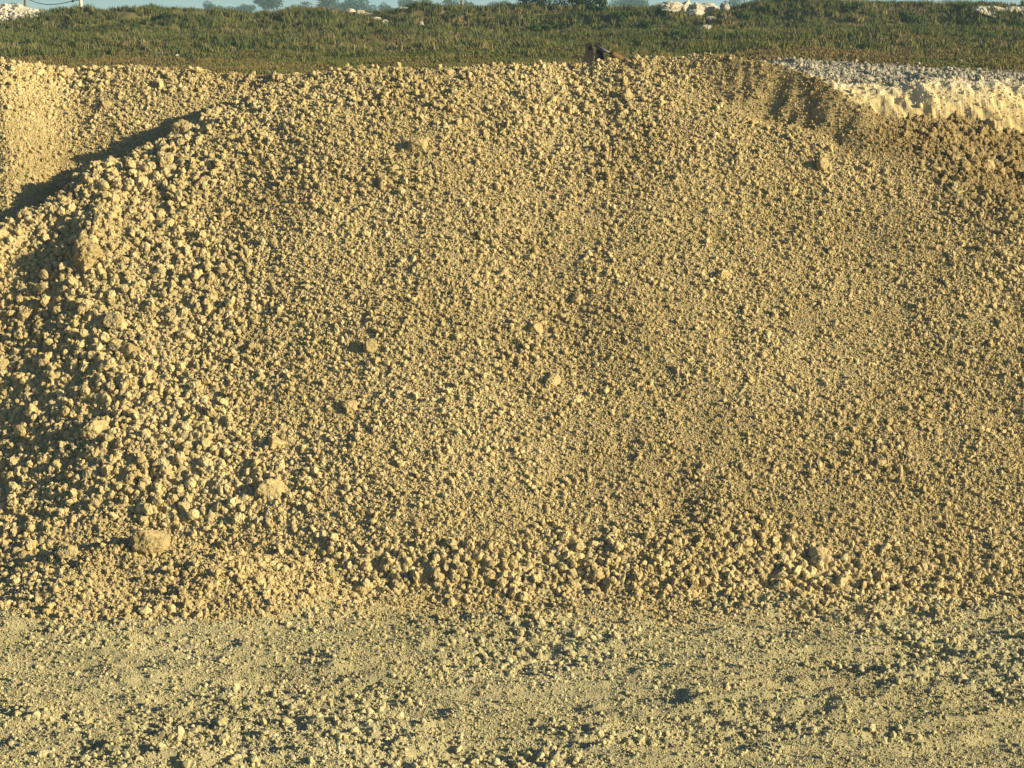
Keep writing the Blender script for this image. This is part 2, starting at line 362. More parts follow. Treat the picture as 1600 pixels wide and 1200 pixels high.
M['shrub'] = grassy('shrub_leaves', [(.3, (.030, .060, .016)), (.5, (.050, .085, .022)), (.75, (.085, .11, .032))], 1.2, .2)
def plain(name, c, rough=.6, metal=0, noise=0.3, sc=6.0):
    m, nt, b = mat_new(name); L = nt.links.new
    tc = N(nt, 'ShaderNodeTexCoord'); n = N(nt, 'ShaderNodeTexNoise', Scale=sc, Detail=5.0, Roughness=.6); L(tc.outputs['Object'], n.inputs['Vector'])
    r = ramp(nt, [(.3, tuple(v * (1 - noise) for v in c)), (.7, c)]); L(n.outputs[0], r.inputs[0]); L(r.outputs[0], b.inputs['Base Color'])
    b.inputs['Roughness'].default_value = rough; b.inputs['Metallic'].default_value = metal; b.inputs['Specular IOR Level'].default_value = .4
    return m
M['bark'] = plain('bark', (.10, .075, .05), .9)
M['paint'] = plain('excavator_paint', (.22, .13, .035), .55, 0, .6, 5)
M['dark'] = plain('greasy_dark_steel', (.035, .027, .028), .6, .2, .5)
M['rust'] = plain('rusty_steel', (.12, .055, .028), .8, .1, .5)
M['chrome'] = plain('piston_rod', (.13, .125, .14), .6, .2, .1)
M['glass'] = plain('cab_glass', (.02, .03, .03), .1, 0, .1)
M['rubber'] = plain('track_steel', (.04, .038, .035), .8, .1, .4)
M['post'] = plain('white_post', (.80, .78, .70), .7, 0, .1, 3)
M['pole'] = plain('grey_pole', (.22, .21, .20), .8, 0, .3, 3)
M['wire'] = plain('wire', (.03, .03, .03), .6, 0, .1)
M['hill'] = grassy('far_hills', [(.3, (.05, .075, .035)), (.7, (.08, .10, .05))], .01)

# ------------------------------------------------------------------ land meshes
def fmask(A, v):                              # a face belongs to the owner of its first corner
    return A[:-1, :-1] == v
o = sub_grid('ground', GX, GY, GZ, fmask(GO, 0), M['ground']); tag(o, kind='structure')
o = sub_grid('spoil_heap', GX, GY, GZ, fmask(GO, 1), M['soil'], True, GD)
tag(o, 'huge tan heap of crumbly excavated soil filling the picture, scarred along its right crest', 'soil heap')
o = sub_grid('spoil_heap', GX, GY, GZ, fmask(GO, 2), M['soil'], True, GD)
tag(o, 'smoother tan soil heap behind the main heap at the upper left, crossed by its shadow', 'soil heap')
def strip(name, x0, x1, y0, y1, d, mat, smooth=True, dy=None, **kw):
    X, Y = np.meshgrid(np.arange(x0, x1 + d / 2, d), np.arange(y0, y1 + 1e-6, dy or d))
    Z = far_h(X, Y); o = sub_grid(name, X, Y, Z, None, mat, smooth); return tag(o, kind='structure')
strip('quarry_floor', -70, 70, 54, 66, .5, M['pit'])
strip('cliff', -30, 42, 66, 76, .07, M['cliff'], False, .05)
strip('grass_field', -60, 60, 76, 136, .24, M['turf'])
me = mesh_np('far_field', [(-5000, 136, 5.5), (5000, 136, 5.5), (5000, 7000, 5.5), (-5000, 7000, 5.5)], [(0, 1, 2, 3)], M['turf'])
tag(link('far_field', me), kind='structure')
me = mesh_np('quarry_bed', [(-400, -60, -.5), (400, -60, -.5), (400, 54, -.5), (-400, 54, -.5), (-400, 136, 2), (400, 136, 2)], [(0, 1, 2, 3), (3, 2, 5, 4)], M['ground'])
tag(link('quarry_bed', me), kind='structure')

# ------------------------------------------------------------------ rocks
def ico(sub):
    import bmesh
    bm = bmesh.new(); bmesh.ops.create_icosphere(bm, subdivisions=sub, radius=1)
    co = np.array([v.co[:] for v in bm.verts]); f = np.array([[v.index for v in p.verts] for p in bm.faces]); bm.free(); return co, f
ICO = {s: ico(s) for s in (2, 3, 4, 5)}
def rock_mesh(name, seed, sub, mat, cuts=11, rough=.10, detail=.04, smooth=False, squash=(1, .85, .75)):
    r = np.random.default_rng(seed); co, f = ICO[sub]; co = co.copy()
    for _ in range(cuts):
        n = r.normal(size=3); n /= np.linalg.norm(n); d = r.uniform(.62, .92)
        e = np.maximum(co @ n - d, 0); co -= e[:, None] * n * .92
    off = r.uniform(0, 50, 3)
    dis = np.array([mnoise.fractal(Vector(p * 1.6 + off), .8, 2.1, 3) for p in co]) * rough
    if detail: dis += np.array([mnoise.fractal(Vector(p * 6 + off), .7, 2.1, 3) for p in co]) * detail
    co = co * (1 + dis[:, None]) * np.array(squash) * r.uniform(.88, 1.14, 3)
    co /= np.abs(co).max(0).mean()
    return mesh_np(name, co, f, mat, smooth)

protos = bpy.data.collections.new('rock_kinds')
def make_kind(nm, mat, n, sub, seed, **kw):
    c = bpy.data.collections.new(nm)
    for i in range(n):
        o = bpy.data.objects.new('%s_%02d' % (nm, i), rock_mesh(nm, seed + i, sub, mat, **kw)); c.objects.link(o)
    return c
K_clod = make_kind('clod_kind', M['clod'], 14, 3, 100, rough=.26, detail=.15)
K_grit = make_kind('grit_kind', M['clod'], 6, 2, 200, rough=.26, detail=.12)
K_grav = make_kind('gravel_kind', M['gravel'], 8, 2, 300, rough=.24, detail=.12)
K_grey = make_kind('grey_rubble_kind', M['grey_rock'], 8, 2, 440, rough=.12, detail=.04)
K_cream = make_kind('cream_rubble_kind', M['cream'], 8, 2, 460, rough=.2, detail=.1)
K_white = make_kind('rubble_kind', M['white_rock'], 8, 2, 400, rough=.12, detail=.04)

def scatter(name, pts, rot, scl, idx, coll):
    """one object that carries countless small pieces"""
    me = bpy.data.meshes.new(name); me.vertices.add(len(pts)); me.vertices.foreach_set('co', np.asarray(pts, np.float32).ravel())
    for nm, tp, arr, k in (('rot', 'FLOAT_VECTOR', rot, 'vector'), ('scl', 'FLOAT_VECTOR', scl, 'vector'), ('idx', 'INT', idx, 'value'), ('darken', 'FLOAT', samp(GD, pts[:, 0], pts[:, 1]) * (pts[:, 1] < NY1), 'value')):
        a = me.attributes.new(nm, tp, 'POINT'); a.data.foreach_set(k, np.asarray(arr, np.int32 if tp == 'INT' else np.float32).ravel())
    o = link(name, me)
    ng = bpy.data.node_groups.new(name, 'GeometryNodeTree')
    ng.interface.new_socket('Geometry', in_out='INPUT', socket_type='NodeSocketGeometry'); ng.interface.new_socket('Geometry', in_out='OUTPUT', socket_type='NodeSocketGeometry')
    gi = ng.nodes.new('NodeGroupInput'); go = ng.nodes.new('NodeGroupOutput'); ip = ng.nodes.new('GeometryNodeInstanceOnPoints')
    ci = ng.nodes.new('GeometryNodeCollectionInfo'); ci.inputs['Collection'].default_value = coll
    ci.inputs['Separate Children'].default_value = True; ci.inputs['Reset Children'].default_value = True
    def at(nm, dt):
        n = ng.nodes.new('GeometryNodeInputNamedAttribute'); n.data_type = dt; n.inputs['Name'].default_value = nm; return n
    L = ng.links.new
    L(gi.outputs[0], ip.inputs['Points']); L(ci.outputs[0], ip.inputs['Instance']); ip.inputs['Pick Instance'].default_value = True
    L(at('idx', 'INT').outputs['Attribute'], ip.inputs['Instance Index'])
    e = ng.nodes.new('FunctionNodeEulerToRotation'); L(at('rot', 'FLOAT_VECTOR').outputs['Attribute'], e.inputs[0]); L(e.outputs[0], ip.inputs['Rotation'])
    L(at('scl', 'FLOAT_VECTOR').outputs['Attribute'], ip.inputs['Scale']); L(ip.outputs[0], go.inputs[0])
    md = o.modifiers.new('pieces', 'NODES'); md.node_group = ng
    return o

def in_view(x, Y, margin=.6):
    return np.abs(x) < (.2667 * (Y + 1.8)) + margin
# sight test: do not spend clods on ground hidden behind the crests
def visible(x, Y, z, slack=.35):
    ok = np.ones(len(x), bool)
    for t in np.linspace(.62, .985, 24):
        q = samp(GZ, x * t, Y * t); inside = (Y * t > NY0 + .1)
        ok &= ~(inside & (q > (CAM_Z + (z - CAM_Z) * t) + slack))
    return ok
def clod_points(n, base, seed, smin, smax_, alpha, own_ok, xr, yr, pw=1.7):
    r = np.random.default_rng(seed); out = []; tot = 0
    while tot < n:
        x = r.uniform(*xr, 400000); Y = r.uniform(*yr, 400000)
        k = in_view(x, Y); x = x[k]; Y = Y[k]
        ow = near(GO, x, Y); s = near(GS, x, Y)
        # more and smaller pieces where the local size is small; steep ground has more surface per plan area
        keep = r.uniform(size=len(x)) < np.clip((.5 / s) ** pw, 0, 1)
        keep &= np.isin(ow, own_ok)
        x, Y, s, ow = x[keep], Y[keep], s[keep], ow[keep]
        k = visible(x, Y, samp(GZ, x, Y)); x, Y, s, ow = x[k], Y[k], s[k], ow[k]
        u = r.uniform(size=len(x)); d = base * s * np.minimum(smin * (1 - u) ** (-1 / alpha), smax_); d = np.minimum(d, .05 + .07 * s)
        out.append(np.stack([x, Y, d], 1)); tot += len(x)
    return np.concatenate(out)[:n]
def place(P, sink, r):
    x, Y, d = P.T
    z = samp(GZ, x, Y); k = visible(x, Y, z); x, Y, d, z = x[k], Y[k], d[k], z[k]
    e = .05
    nx = (samp(GZ, x - e, Y) - samp(GZ, x + e, Y)) / (2 * e); ny = (samp(GZ, x, Y - e) - samp(GZ, x, Y + e)) / (2 * e)
    nl = np.sqrt(nx * nx + ny * ny + 1)
    up = d * .5 * r.uniform(sink[0], sink[1], len(x))
    p = np.stack([x + nx / nl * up, Y + ny / nl * up, z + up / nl], 1)
    rot = r.uniform(0, 6.283, (len(x), 3))
    sc3 = (d * .5)[:, None] * r.uniform(.78, 1.22, (len(x), 3))
    return p, rot, sc3, d
r1 = np.random.default_rng(77)
# coarse clods, then grit
P = clod_points(400000, .046, 1, .62, 3.6, 3.0, [1, 2], (-15, 15), (24, 51))
pc, rc, sc_, dc = place(P, (-.20, 1.05), r1)
G = clod_points(130000, .026, 2, .7, 2.0, 3.2, [1, 2], (-15, 15), (24, 51))
pg, rg, sg_, dg = place(G, (0, .6), r1)
Q = clod_points(360000, .021, 3, .60, 4.0, 2.9, [0], (-9, 9), (17, 28))
pq, rq, sq, dq = place(Q, (-.3, .7), r1)
T = clod_points(60000, .045, 4, .7, 2.2, 3.6, [0], (-9, 9), (23.6, 26))
T = T[rng.uniform(size=len(T)) < np.exp((T[:, 1] - 25.35) * 3.0 + 1.2 * fbm(T[:, 0] * 1.2, T[:, 1], 600, 3) - .6)]
pt, rt, st, dt = place(T, (0, .8), r1)
print('CLODS', len(pc), len(pg), len(pq), 'cover', (dc ** 2).sum() * .785, dc.mean())

# the biggest clods become things of their own
dist = np.linalg.norm(pc - np.array([0, 0, CAM_Z]), axis=1)
pxx = pxof(pc[:, 0], pc[:, 1], pc[:, 2]); roww = rowof(pc[:, 1], pc[:, 2])
app = dc / dist * ((pxx > 5) & (pxx < 1595) & (roww > 80) & (roww < 1195))
big = np.argsort(-app)[:230]
rest = np.setdiff1d(np.arange(len(pc)), big)
# notable boulders measured in the photograph: column, row, width px, height px, seed, label
NOTE = [
 (232, 842, 78, 56, 'largest boulder, knobbly and tan, at the left toe with a dark shadow beside it'),
 (136, 392, 62, 50, 'big rounded earth lump just below the left crest'),
 (286, 200, 34, 36, 'dark lump sitting on the left crest above the valley shadow'),
 (152, 665, 50, 40, 'rounded tan clod midway down the left coarse slope'),
 (425, 764, 52, 44, 'broad clod in shadow near the gully left of the fine slope'),
 (178, 500, 40, 34, 'tan clod in the coarse patch below the big rounded lump'),
 (206, 548, 38, 30, 'pale flat-topped clod on the left coarse slope'),
 (106, 862, 42, 34, 'tan clod left of the largest boulder at the toe'),
 (862, 594, 36, 20, 'pale wide rock midway down the central slope, lower of the central pair'),
 (902, 466, 24, 18, 'pale small rock on the central slope, upper of the central rocks'),
 (838, 511, 26, 18, 'pale rock with dark hollow on its left, centre of the slope'),
 (979, 148, 22, 24, 'pale boulder just under the crest right of the excavator'),
 (1552, 186, 34, 34, 'round dark boulder standing on the right crest before the cream cut face'),
 (1128, 427, 26, 20, 'pale lump on the fine slope right of centre'),
 (1279, 860, 34, 20, 'pale flat rock in the coarse band at the right toe'),
 (578, 541, 24, 24, 'tan clod on the slope left of centre with shadow on its left'),
 (548, 632, 34, 18, 'pale flattened clod on the lower slope left of centre'),
 (1543, 257, 22, 22, 'pale knob in the rough shelf at the right'),
 (565, 916, 34, 22, 'pale rock at the toe where the coarse band begins'),
 (934, 899, 26, 24, 'squarish rock in the middle of the toe band'),
 (227, 953, 22, 16, 'pale stone on the flat just below the spilled soil'),
 (68, 1176, 24, 15, 'pale round stone in the bottom left corner of the yard'),
 (352, 1152, 20, 16, 'small pale stone on the yard near the bottom left'),
 (108, 110, 18, 14, 'pale pointed stone on the crest of the rear heap'),
 (166, 162, 18, 14, 'pale stone midway up the rear heap face'),
 (911, 99, 17, 15, 'pale clod on the crest just in front of the excavator arm'),
 (700, 112, 18, 14, 'tan stone on the flat part of the crest left of centre'),
 (430, 690, 30, 26, 'clod topping the line of coarse lumps left of the fine slope'),
 (655, 225, 36, 28, 'broad half-buried lump on the upper slope left of centre'),
 (1285, 255, 26, 22, 'half-buried lump below the scarred bank at the right'),
 (290, 520, 26, 22, 'clod with a dark pocket beside it, right edge of the coarse slope'),
 (1452, 172, 16, 12, 'small stone on the right crest left of the round boulder'),
]
def hit(px_, row_):
    Y = np.arange(NY0 + 1, NY1 - 1, .02); zz = zrow(row_, Y); xx = xcol(px_, Y, zz)
    g = samp(GZ, xx, Y); k = np.nonzero(g >= zz)[0]
    return (xx[k[0]], Y[k[0]], g[k[0]]) if len(k) else (xcol(px_, 37, 6), 37, samp(GZ, np.array([xcol(px_, 37, 6)]), np.array([37.0]))[0])
for i, (c, rr, w, h, lab) in enumerate(NOTE):
    x, Y, z = hit(c, rr + h * .3)
    dpt = math.sqrt(x * x + Y * Y + (CAM_Z - z) ** 2); W = w / FPX * dpt; H = h / FPX * dpt
    mt = M['gravel'] if rr > 945 else M['clod']
    mm = rock_mesh('boulder', 900 + i, 5 if w > 30 else 4, mt, cuts=16, rough=.16, detail=.07, smooth=False, squash=(1, 1, 1))
    o = link('boulder', mm); o.location = (x, Y, z + H * .12); o.scale = (W / 2, W * .45, H / 2 * 1.1); o.rotation_euler = (0, 0, random.uniform(0, .6))
    o['darken'] = .9 if c == 286 else .35; tag(o, lab, 'boulder', 'large lumps standing out of the soil heaps')  # crest lump coloured much darker, all other boulders slightly darker
rock_list = list(K_clod.objects)
def zone(px_, row_):
    if row_ > 800 and px_ > 440: return 'fist-sized tan clod in the coarse band along the foot of the main heap', 'clods along the foot of the heap'
    if px_ < 480 and row_ > 600: return 'rounded tan clod low on the coarse left slope of the main heap', 'clods low on the left slope'
    if px_ < 480: return 'rounded tan clod high on the coarse left slope of the main heap', 'clods high on the left slope'
    if px_ > 1300 and row_ < 380: return 'rough tan clod on the darker shelf at the right crest', 'clods on the right shelf'
    return 'loose tan clod lying on the finer central slope', 'clods on the central slope'
for n_, i in enumerate(big):
    src = rock_list[i % len(rock_list)]
    o = bpy.data.objects.new('clod', src.data); col.objects.link(o)
    o.location = pc[i]; o.rotation_euler = rc[i]; o.scale = sc_[i]; o['darken'] = float(samp(GD, pc[i:i + 1, 0], pc[i:i + 1, 1])[0])
    lb, gp = zone(pxx[i], roww[i]); tag(o, lb, 'clod', gp)
tag(scatter('loose_clods', pc[rest], rc[rest], sc_[rest], rest % 14, K_clod), kind='stuff')
tag(scatter('spilled_clods', pt, rt, st, np.arange(len(pt)) % 14, K_clod), kind='stuff')
tag(scatter('soil_grit', pg, rg, sg_, np.arange(len(pg)) % 6, K_grit), kind='stuff')
tag(scatter('gravel', pq, rq, sq, np.arange(len(pq)) % 8, K_grav), kind='stuff')

# ------------------------------------------------------------------ rubble above the cut face
def far_scatter(name, n, x0, x1, y0, y1, d0, d1, coll, nk, seed, fn=None, kind='stuff', sink=.2):
    r = np.random.default_rng(seed); x = r.uniform(x0, x1, n); Y = r.uniform(y0, y1, n)
    if fn is not None:
        k = fn(x, Y, r); x, Y = x[k], Y[k]
    d = np.minimum(d0 * (1 - r.uniform(size=len(x))) ** (-.36), d1)
    z = far_h(x, Y) + d * sink
    return tag(scatter(name, np.stack([x, Y, z], 1), r.uniform(0, 6.28, (len(x), 3)), d[:, None] / 2 * r.uniform(.8, 1.2, (len(x), 3)), r.integers(0, nk, len(x)), coll), kind=kind)
far_scatter('limestone_rubble', 42000, 8.0, 26, 71.0, 77.2,   .045, .22, K_grey, 8, 21, lambda x, Y, r: (r.uniform(size=len(x)) < (1 - sst(72.5, 76.5, Y + fbm(x * .4, Y * .8, 33, 3)) * .97) * (.55 + .6 * fbm(x * .9, Y * 1.8, 34, 3))) )

far_scatter('limestone_crumbs', 9000, 8.5, 26, 68.2, 71.4, .04, .22, K_cream, 8, 22, lambda x, Y, r: r.uniform(size=len(x)) < sst(67.5, 71.4, Y) * (.3 + .7 * fbm(x * .9, Y * 1.8, 35, 3)))
# ------------------------------------------------------------------ grass
def tuft_mesh(name, seed, n, w, h, spread, mat, lean=.35):
    r = np.random.default_rng(seed); co = []; f = []
    for i in range(n):
        a = r.uniform(0, 6.28); b = r.uniform(0, 6.28); q = r.uniform(0, spread) ; x, y = q * math.cos(a), q * math.sin(a)
        hh = h * r.uniform(.5, 1); lx, ly = math.cos(b) * hh * lean * r.uniform(.2, 1.4), math.sin(b) * hh * lean * r.uniform(.2, 1.4)
        c_, s_ = math.cos(b + 1.57) * w / 2, math.sin(b + 1.57) * w / 2; k = len(co)
        co += [(x - c_, y - s_, -.03), (x + c_, y + s_, -.03), (x + c_ * .8 + lx * .4, y + s_ * .8 + ly * .4, hh * .6), (x - c_ * .8 + lx * .4, y - s_ * .8 + ly * .4, hh * .6), (x + lx, y + ly, hh)]
        f += [(k, k + 1, k + 2), (k, k + 2, k + 3), (k + 3, k + 2, k + 4)]
    return mesh_np(name, co, f, mat)
def kinds(nm, mk, n):
    c = bpy.data.collections.new(nm)
    for i in range(n): c.objects.link(bpy.data.objects.new('%s_%02d' % (nm, i), mk(i)))
    return c
K_grass = kinds('short_grass_kind', lambda i: tuft_mesh('short_grass', 30 + i, 22, .035, .16, .22, M['grass'], .6), 5)
K_tall = kinds('tall_grass_kind', lambda i: tuft_mesh('tall_grass', 50 + i, 26, .04, .42, .2, M['tall'], .5), 6)
def gscatter(name, n, y0, y1, smin, smax_, coll, nk, seed, fn=None):
    r = np.random.default_rng(seed); Y = r.uniform(y0, y1, n); x = r.uniform(-1, 1, n) * (.27 * Y + 3)
    if fn is not None:
        k = r.uniform(size=n) < fn(x, Y); x, Y = x[k], Y[k]
    z = far_h(x, Y); n = len(x); s = r.uniform(smin, smax_, n) * (1 + .5 * fbm(x * .3, Y * .3, seed, 3)); rot = np.zeros((n, 3)); rot[:, 2] = r.uniform(0, 6.28, n)
    return tag(scatter(name, np.stack([x, Y, z], 1), rot, np.stack([s * 1.1, s * 1.1, s], 1), r.integers(0, nk, n), coll), kind='stuff')
gscatter('short_grass', 34000, 75.3, 110, .6, 1.3, K_grass, 5, 61, lambda x, Y: np.clip(sst(75, 78.5, Y + 1.5 * fbm(x * .5, Y * .5, 400, 3)) * (.75 + .5 * fbm(x * .6, Y * .6, 402, 3)), 0, 1))
gscatter('tall_grass', 30000, 84, 122, .55, 1.25, K_tall, 6, 62, lambda x, Y: np.clip(sst(84, 114, Y + 9 * fbm(x * .12, Y * .2, 404, 3)) * (.75 + .9 * fbm(x * .4, Y * .4, 405, 3)), 0, 1))

# ------------------------------------------------------------------ plants and trees
def leaf_cloud(name, centres, radii, n, size, mat, seed, flat=.8):
    r = np.random.default_rng(seed); c = np.array(centres); rad = np.array(radii)
    k = r.choice(len(c), n, p=rad ** 2 / (rad ** 2).sum()); v = r.normal(size=(n, 3)); v /= np.linalg.norm(v, axis=1)[:, None]
    p = c[k] + v * (rad[k] * r.uniform(.45, 1.08, n))[:, None] * np.array([1, 1, flat])
    a = r.normal(size=(n, 3)); a /= np.linalg.norm(a, axis=1)[:, None]; b = np.cross(a, r.normal(size=(n, 3))); b /= np.linalg.norm(b, axis=1)[:, None]
    s = (size * r.uniform(.6, 1.4, n))[:, None]
    co = np.stack([p - a * s, p - b * s * .5, p + a * s, p + b * s * .5], 1).reshape(-1, 3)
    return mesh_np(name, co, np.arange(4 * n).reshape(-1, 4), mat)
def tube(path, radii, seg=8):
    co = []; f = []
    P_ = [Vector(p) for p in path]
    for i, p in enumerate(P_):
        d = (P_[min(i + 1, len(P_) - 1)] - P_[max(i - 1, 0)]).normalized(); u = d.orthogonal().normalized(); v = d.cross(u)
        for k in range(seg):
            a = 2 * math.pi * k / seg; co.append(tuple(p + (u * math.cos(a) + v * math.sin(a)) * radii[i]))
    for i in range(len(P_) - 1):
        for k in range(seg): f.append((i * seg + k, i * seg + (k + 1) % seg, (i + 1) * seg + (k + 1) % seg, (i + 1) * seg + k))
    m = len(co); co.append(tuple(P_[0])); co.append(tuple(P_[-1])); e = (len(P_) - 1) * seg
    for k in range(seg):
        f.append((m, (k + 1) % seg, k, m)); f.append((m + 1, e + k, e + (k + 1) % seg, m + 1))
    return co, [q for q in f]
def join_mesh(name, parts, mat, smooth=False):
    co = []; f = []
    for c, ff in parts:
        k = len(co); co += [tuple(v) for v in c]; f += [tuple(dict.fromkeys(i + k for i in q)) for q in ff]
    me = bpy.data.meshes.new(name); me.from_pydata(co, [], f); me.materials.append(mat); me.update()
    if smooth: me.polygons.foreach_set('use_smooth', [True] * len(me.polygons))
    return me
def tree_parts(seed, H, W, shape='round'):
    r = random.Random(seed); parts = [tube([(0, 0, -.3), (.05, 0, H * .25), (.1, .05, H * .6)], [H * .035, H * .028, H * .012])]
    cs = []; rs = []
    n = 16 if shape != 'spread' else 20
    for i in range(n):
        a = r.uniform(0, 6.28); q = W / 2 * math.sqrt(r.uniform(0, 1)) * .72
        zz = H * r.uniform(.38, .86) - q * q / (W * .5) * (.25 if shape == 'round' else .15) * H / W
        if shape == 'spread': zz = H * r.uniform(.6, .88)
        c_ = (q * math.cos(a), q * math.sin(a), zz); rad = W * r.uniform(.12, .22); cs.append(c_); rs.append(rad)
        if i % 2 == 0: parts.append(tube([(0, 0, H * r.uniform(.18, .4)), (c_[0] * .5, c_[1] * .5, zz * .8), c_], [H * .014, H * .009, H * .004], 5))
    return join_mesh('trunk', parts, M['bark']), leaf_cloud('crown', cs, rs, 2600, W * .028, M['leaf'], seed)
TREES = [tree_parts(1, 9, 8), tree_parts(2, 8, 9, 'spread'), tree_parts(3, 10, 7), tree_parts(4, 7, 8)]
TDIM = [(9, 8), (8, 9), (10, 7), (7, 8)]
# column, top row, width px, distance, kind
TR = [(335, 2, 32, 520, 0, 'lone round-headed tree far beyond the bank left of centre'),
      (290, 15, 26, 700, 3, 'low dark tree left of the lone round-headed tree'),
      (366, 12, 22, 650, 3, 'low bush-like tree right of the lone round-headed tree'),
      (388, 11, 30, 640, 1, 'wide low tree between the lone tree and the bigger pair'),
      (415, -6, 46, 500, 1, 'big dark tree with a spreading head left of the leafy group'),
      (458, 8, 34, 560, 0, 'low tree at the left end of the leafy group'),
      (490, 4, 40, 540, 3, 'mid-height tree of the leafy group'),
      (525, -12, 52, 480, 2, 'tall tree of the leafy group cut by the frame top'),
      (552, -8, 44, 500, 0, 'tall tree at the right end of the leafy group'),
      (580, 9, 26, 600, 3, 'small tree between the leafy group and the white rocks'),
      (604, 4, 24, 560, 0, 'small round tree above the white rocks on the bank'),
      (634, 2, 30, 600, 1, 'low wide tree right of the white rocks'),
      (664, -5, 26, 520, 2, 'narrow tree left of the grey pole'),
      (718, -6, 52, 460, 0, 'dark tree standing behind the grey pole'),
      (786, 2, 34, 620, 3, 'low tree right of the grey pole'),
      (950, 2, 26, 700, 0, 'small hazy tree between the dark thicket and the pale boulders'),
      (985, 0, 46, 620, 1, 'hazy rounded tree left of the pale boulders'),
      (1165, -4, 60, 480, 3, 'hazy tree behind the right rise of the bank'),
      (1215, -8, 60, 520, 0, 'hazy tall tree behind the highest part of the bank'),
      (1440, 1, 44, 900, 3, 'far blue-green tree over the right bank'),
      (1485, 3, 40, 900, 1, 'far low tree near the right rubble heap'),
      (1405, 4, 36, 950, 1, 'far low tree over the right bank, left of the next'),
      (15, 6, 40, 700, 3, 'low tree behind the white rubble heap at the left')]
for (c, top, w, D, k, lab) in TR:
    zt = float(zrow(top, D)); H = zt - 5.5; W = w / FPX * D
    W *= 1.25; H += 4 / FPX * D
    root = empty('tree', (float(xcol(c, D, 8)), D, 5.5), random.uniform(0, 6.28), lab, 'tree', 'trees beyond the grassy bank')
    for nm, me in zip(('trunk', 'crown'), TREES[k]):
        q = link(nm, me, root); q.scale = (W / TDIM[k][1], W / TDIM[k][1], H / TDIM[k][0])
# dark thicket and shrubs on the bank
def shrub(c, base, w, h, Y, lab, seed, n=1400, kind='shrub'):
    z0 = float(far_h(np.array([float(xcol(c, Y, 8))]), np.array([float(Y)]))[0]); W = w / FPX * Y; H = h / FPX * Y
    r = random.Random(seed); cs = [(r.uniform(-.38, .38) * W, r.uniform(-.3, .3) * W, H * r.uniform(.25, .78)) for _ in range(9)]; rs = [min(W, H * 1.4) * r.uniform(.14, .27) for _ in cs]
    root = empty(kind, (float(xcol(c, Y, 8)), Y, z0), 0, lab, kind, 'bushes on the grassy bank')
    link('stems', join_mesh('stems', [tube([(0, 0, -.1), (q[0] * .5, q[1] * .5, q[2] * .5), q], [.04, .03, .01], 5) for q in cs[:6]], M['bark']), root)
    link('foliage', leaf_cloud('foliage', cs, rs, n, .07, M['shrub'], seed), root)
for a in [(835, 0, 60, 40, 119.5, 'dark green thicket left part above the bank centre', 1), (878, 0, 70, 46, 119.8, 'dark green thicket middle part above the bank centre', 2), (915, 0, 44, 36, 119, 'dark green thicket right part above the bank centre', 3),
          (930, 0, 34, 34, 114, 'dark bush below the thicket on the bank', 4), (968, 0, 34, 22, 111, 'small round dark bush in the middle of the bank', 5), (945, 0, 24, 16, 108.5, 'low dark bush at the bank foot beside the round one', 6),
          (1015, 0, 46, 16, 109, 'low wide bush under the brown grass patch', 7), (848, 0, 50, 20, 109, 'bright green leafy clump at the bank foot', 8), (320, 0, 26, 16, 112, 'small dark bush on the left bank', 9), (262, 0, 24, 12, 113, 'dark scrub patch left of the small dark bush', 10),
          (725, 0, 30, 14, 112, 'dark low bush under the grey pole', 11), (1330, 0, 30, 22, 113, 'dark bush on the right bank, left of two', 12), (1420, 0, 32, 20, 112, 'dark bush on the right bank, right of two', 13), (1505, 0, 30, 20, 115, 'green bush beside the right rubble heap', 14), (1250, 0, 50, 18, 118, 'bush on the highest part of the bank', 15), (655, 0, 34, 12, 117, 'green bush on the bank top left of the grey pole', 16)]:
    shrub(*a)

# ------------------------------------------------------------------ white rocks on the bank
def bank_pt(c, row):
    Y = np.arange(76, 122, .05); zz = zrow(row, Y); xx = xcol(c, Y, zz); g = far_h(xx, Y); k = np.nonzero(g >= zz)[0]
    i = k[0] if len(k) else int(np.argmin(zz - g)); return float(xx[i]), float(Y[i]), float(g[i])
WHITE = [(1102, 46, 18, 11, 'pale square boulder alone on the grass slope'), (1054, 58, 9, 5, 'small white stone left of the square boulder'), (1147, 76, 6, 4, 'tiny white stone right of and below the square boulder'), (658, 40, 6, 7, 'single white stone right of the white rock trail'),
         (1048, 10, 30, 14, 'pale slab at the left end of the boulder group'), (1072, 2, 24, 20, 'tall pointed pale boulder topping the group'), (1090, 4, 30, 18, 'pale boulder in the middle of the top group'), (1106, 8, 28, 14, 'rounded pale boulder right of the pointed one'),
         (1088, 23, 26, 12, 'wide pale boulder below the top group'), (1112, 30, 14, 7, 'small pale rock right of the wide one'), (1132, 14, 12, 16, 'upright pale rock at the right end of the group'), (1122, 12, 18, 8, 'flat pale rock beside the upright one'), (1100, 16, 18, 6, 'thin pale rock between the upper and lower boulders'),
         (548, 19, 14, 8, 'white rock at the head of the trail on the bank'), (562, 22, 16, 9, 'second white rock of the trail'), (575, 26, 14, 8, 'white rock in the middle of the trail'), (588, 30, 15, 6, 'flat white rock low in the trail'), (602, 35, 9, 6, 'last white rock of the trail'), (630, 12, 16, 6, 'white rock on the bank crest right of the trail'),
         (212, 60, 5, 4, 'tiny white stone highest of the scattered ones on the left bank'), (236, 65, 7, 4, 'small white stone on the left bank under the tiny one'), (244, 68, 6, 4, 'small white stone just right of and below its neighbour on the left bank'), (252, 86, 14, 5, 'longest flat white stone low on the left grass slope'), (277, 88, 7, 4, 'small white stone right of the longest flat one'), (242, 85, 6, 3, 'tiny white stone left of the longest flat one'),
         (1290, 78, 4, 3, 'tiny white fleck on the right grass slope above the rubble'), (1460, 88, 6, 4, 'tiny white stone on the right grass slope over the cut face'), (1500, 96, 7, 4, 'small white stone near the rubble edge at the right')]
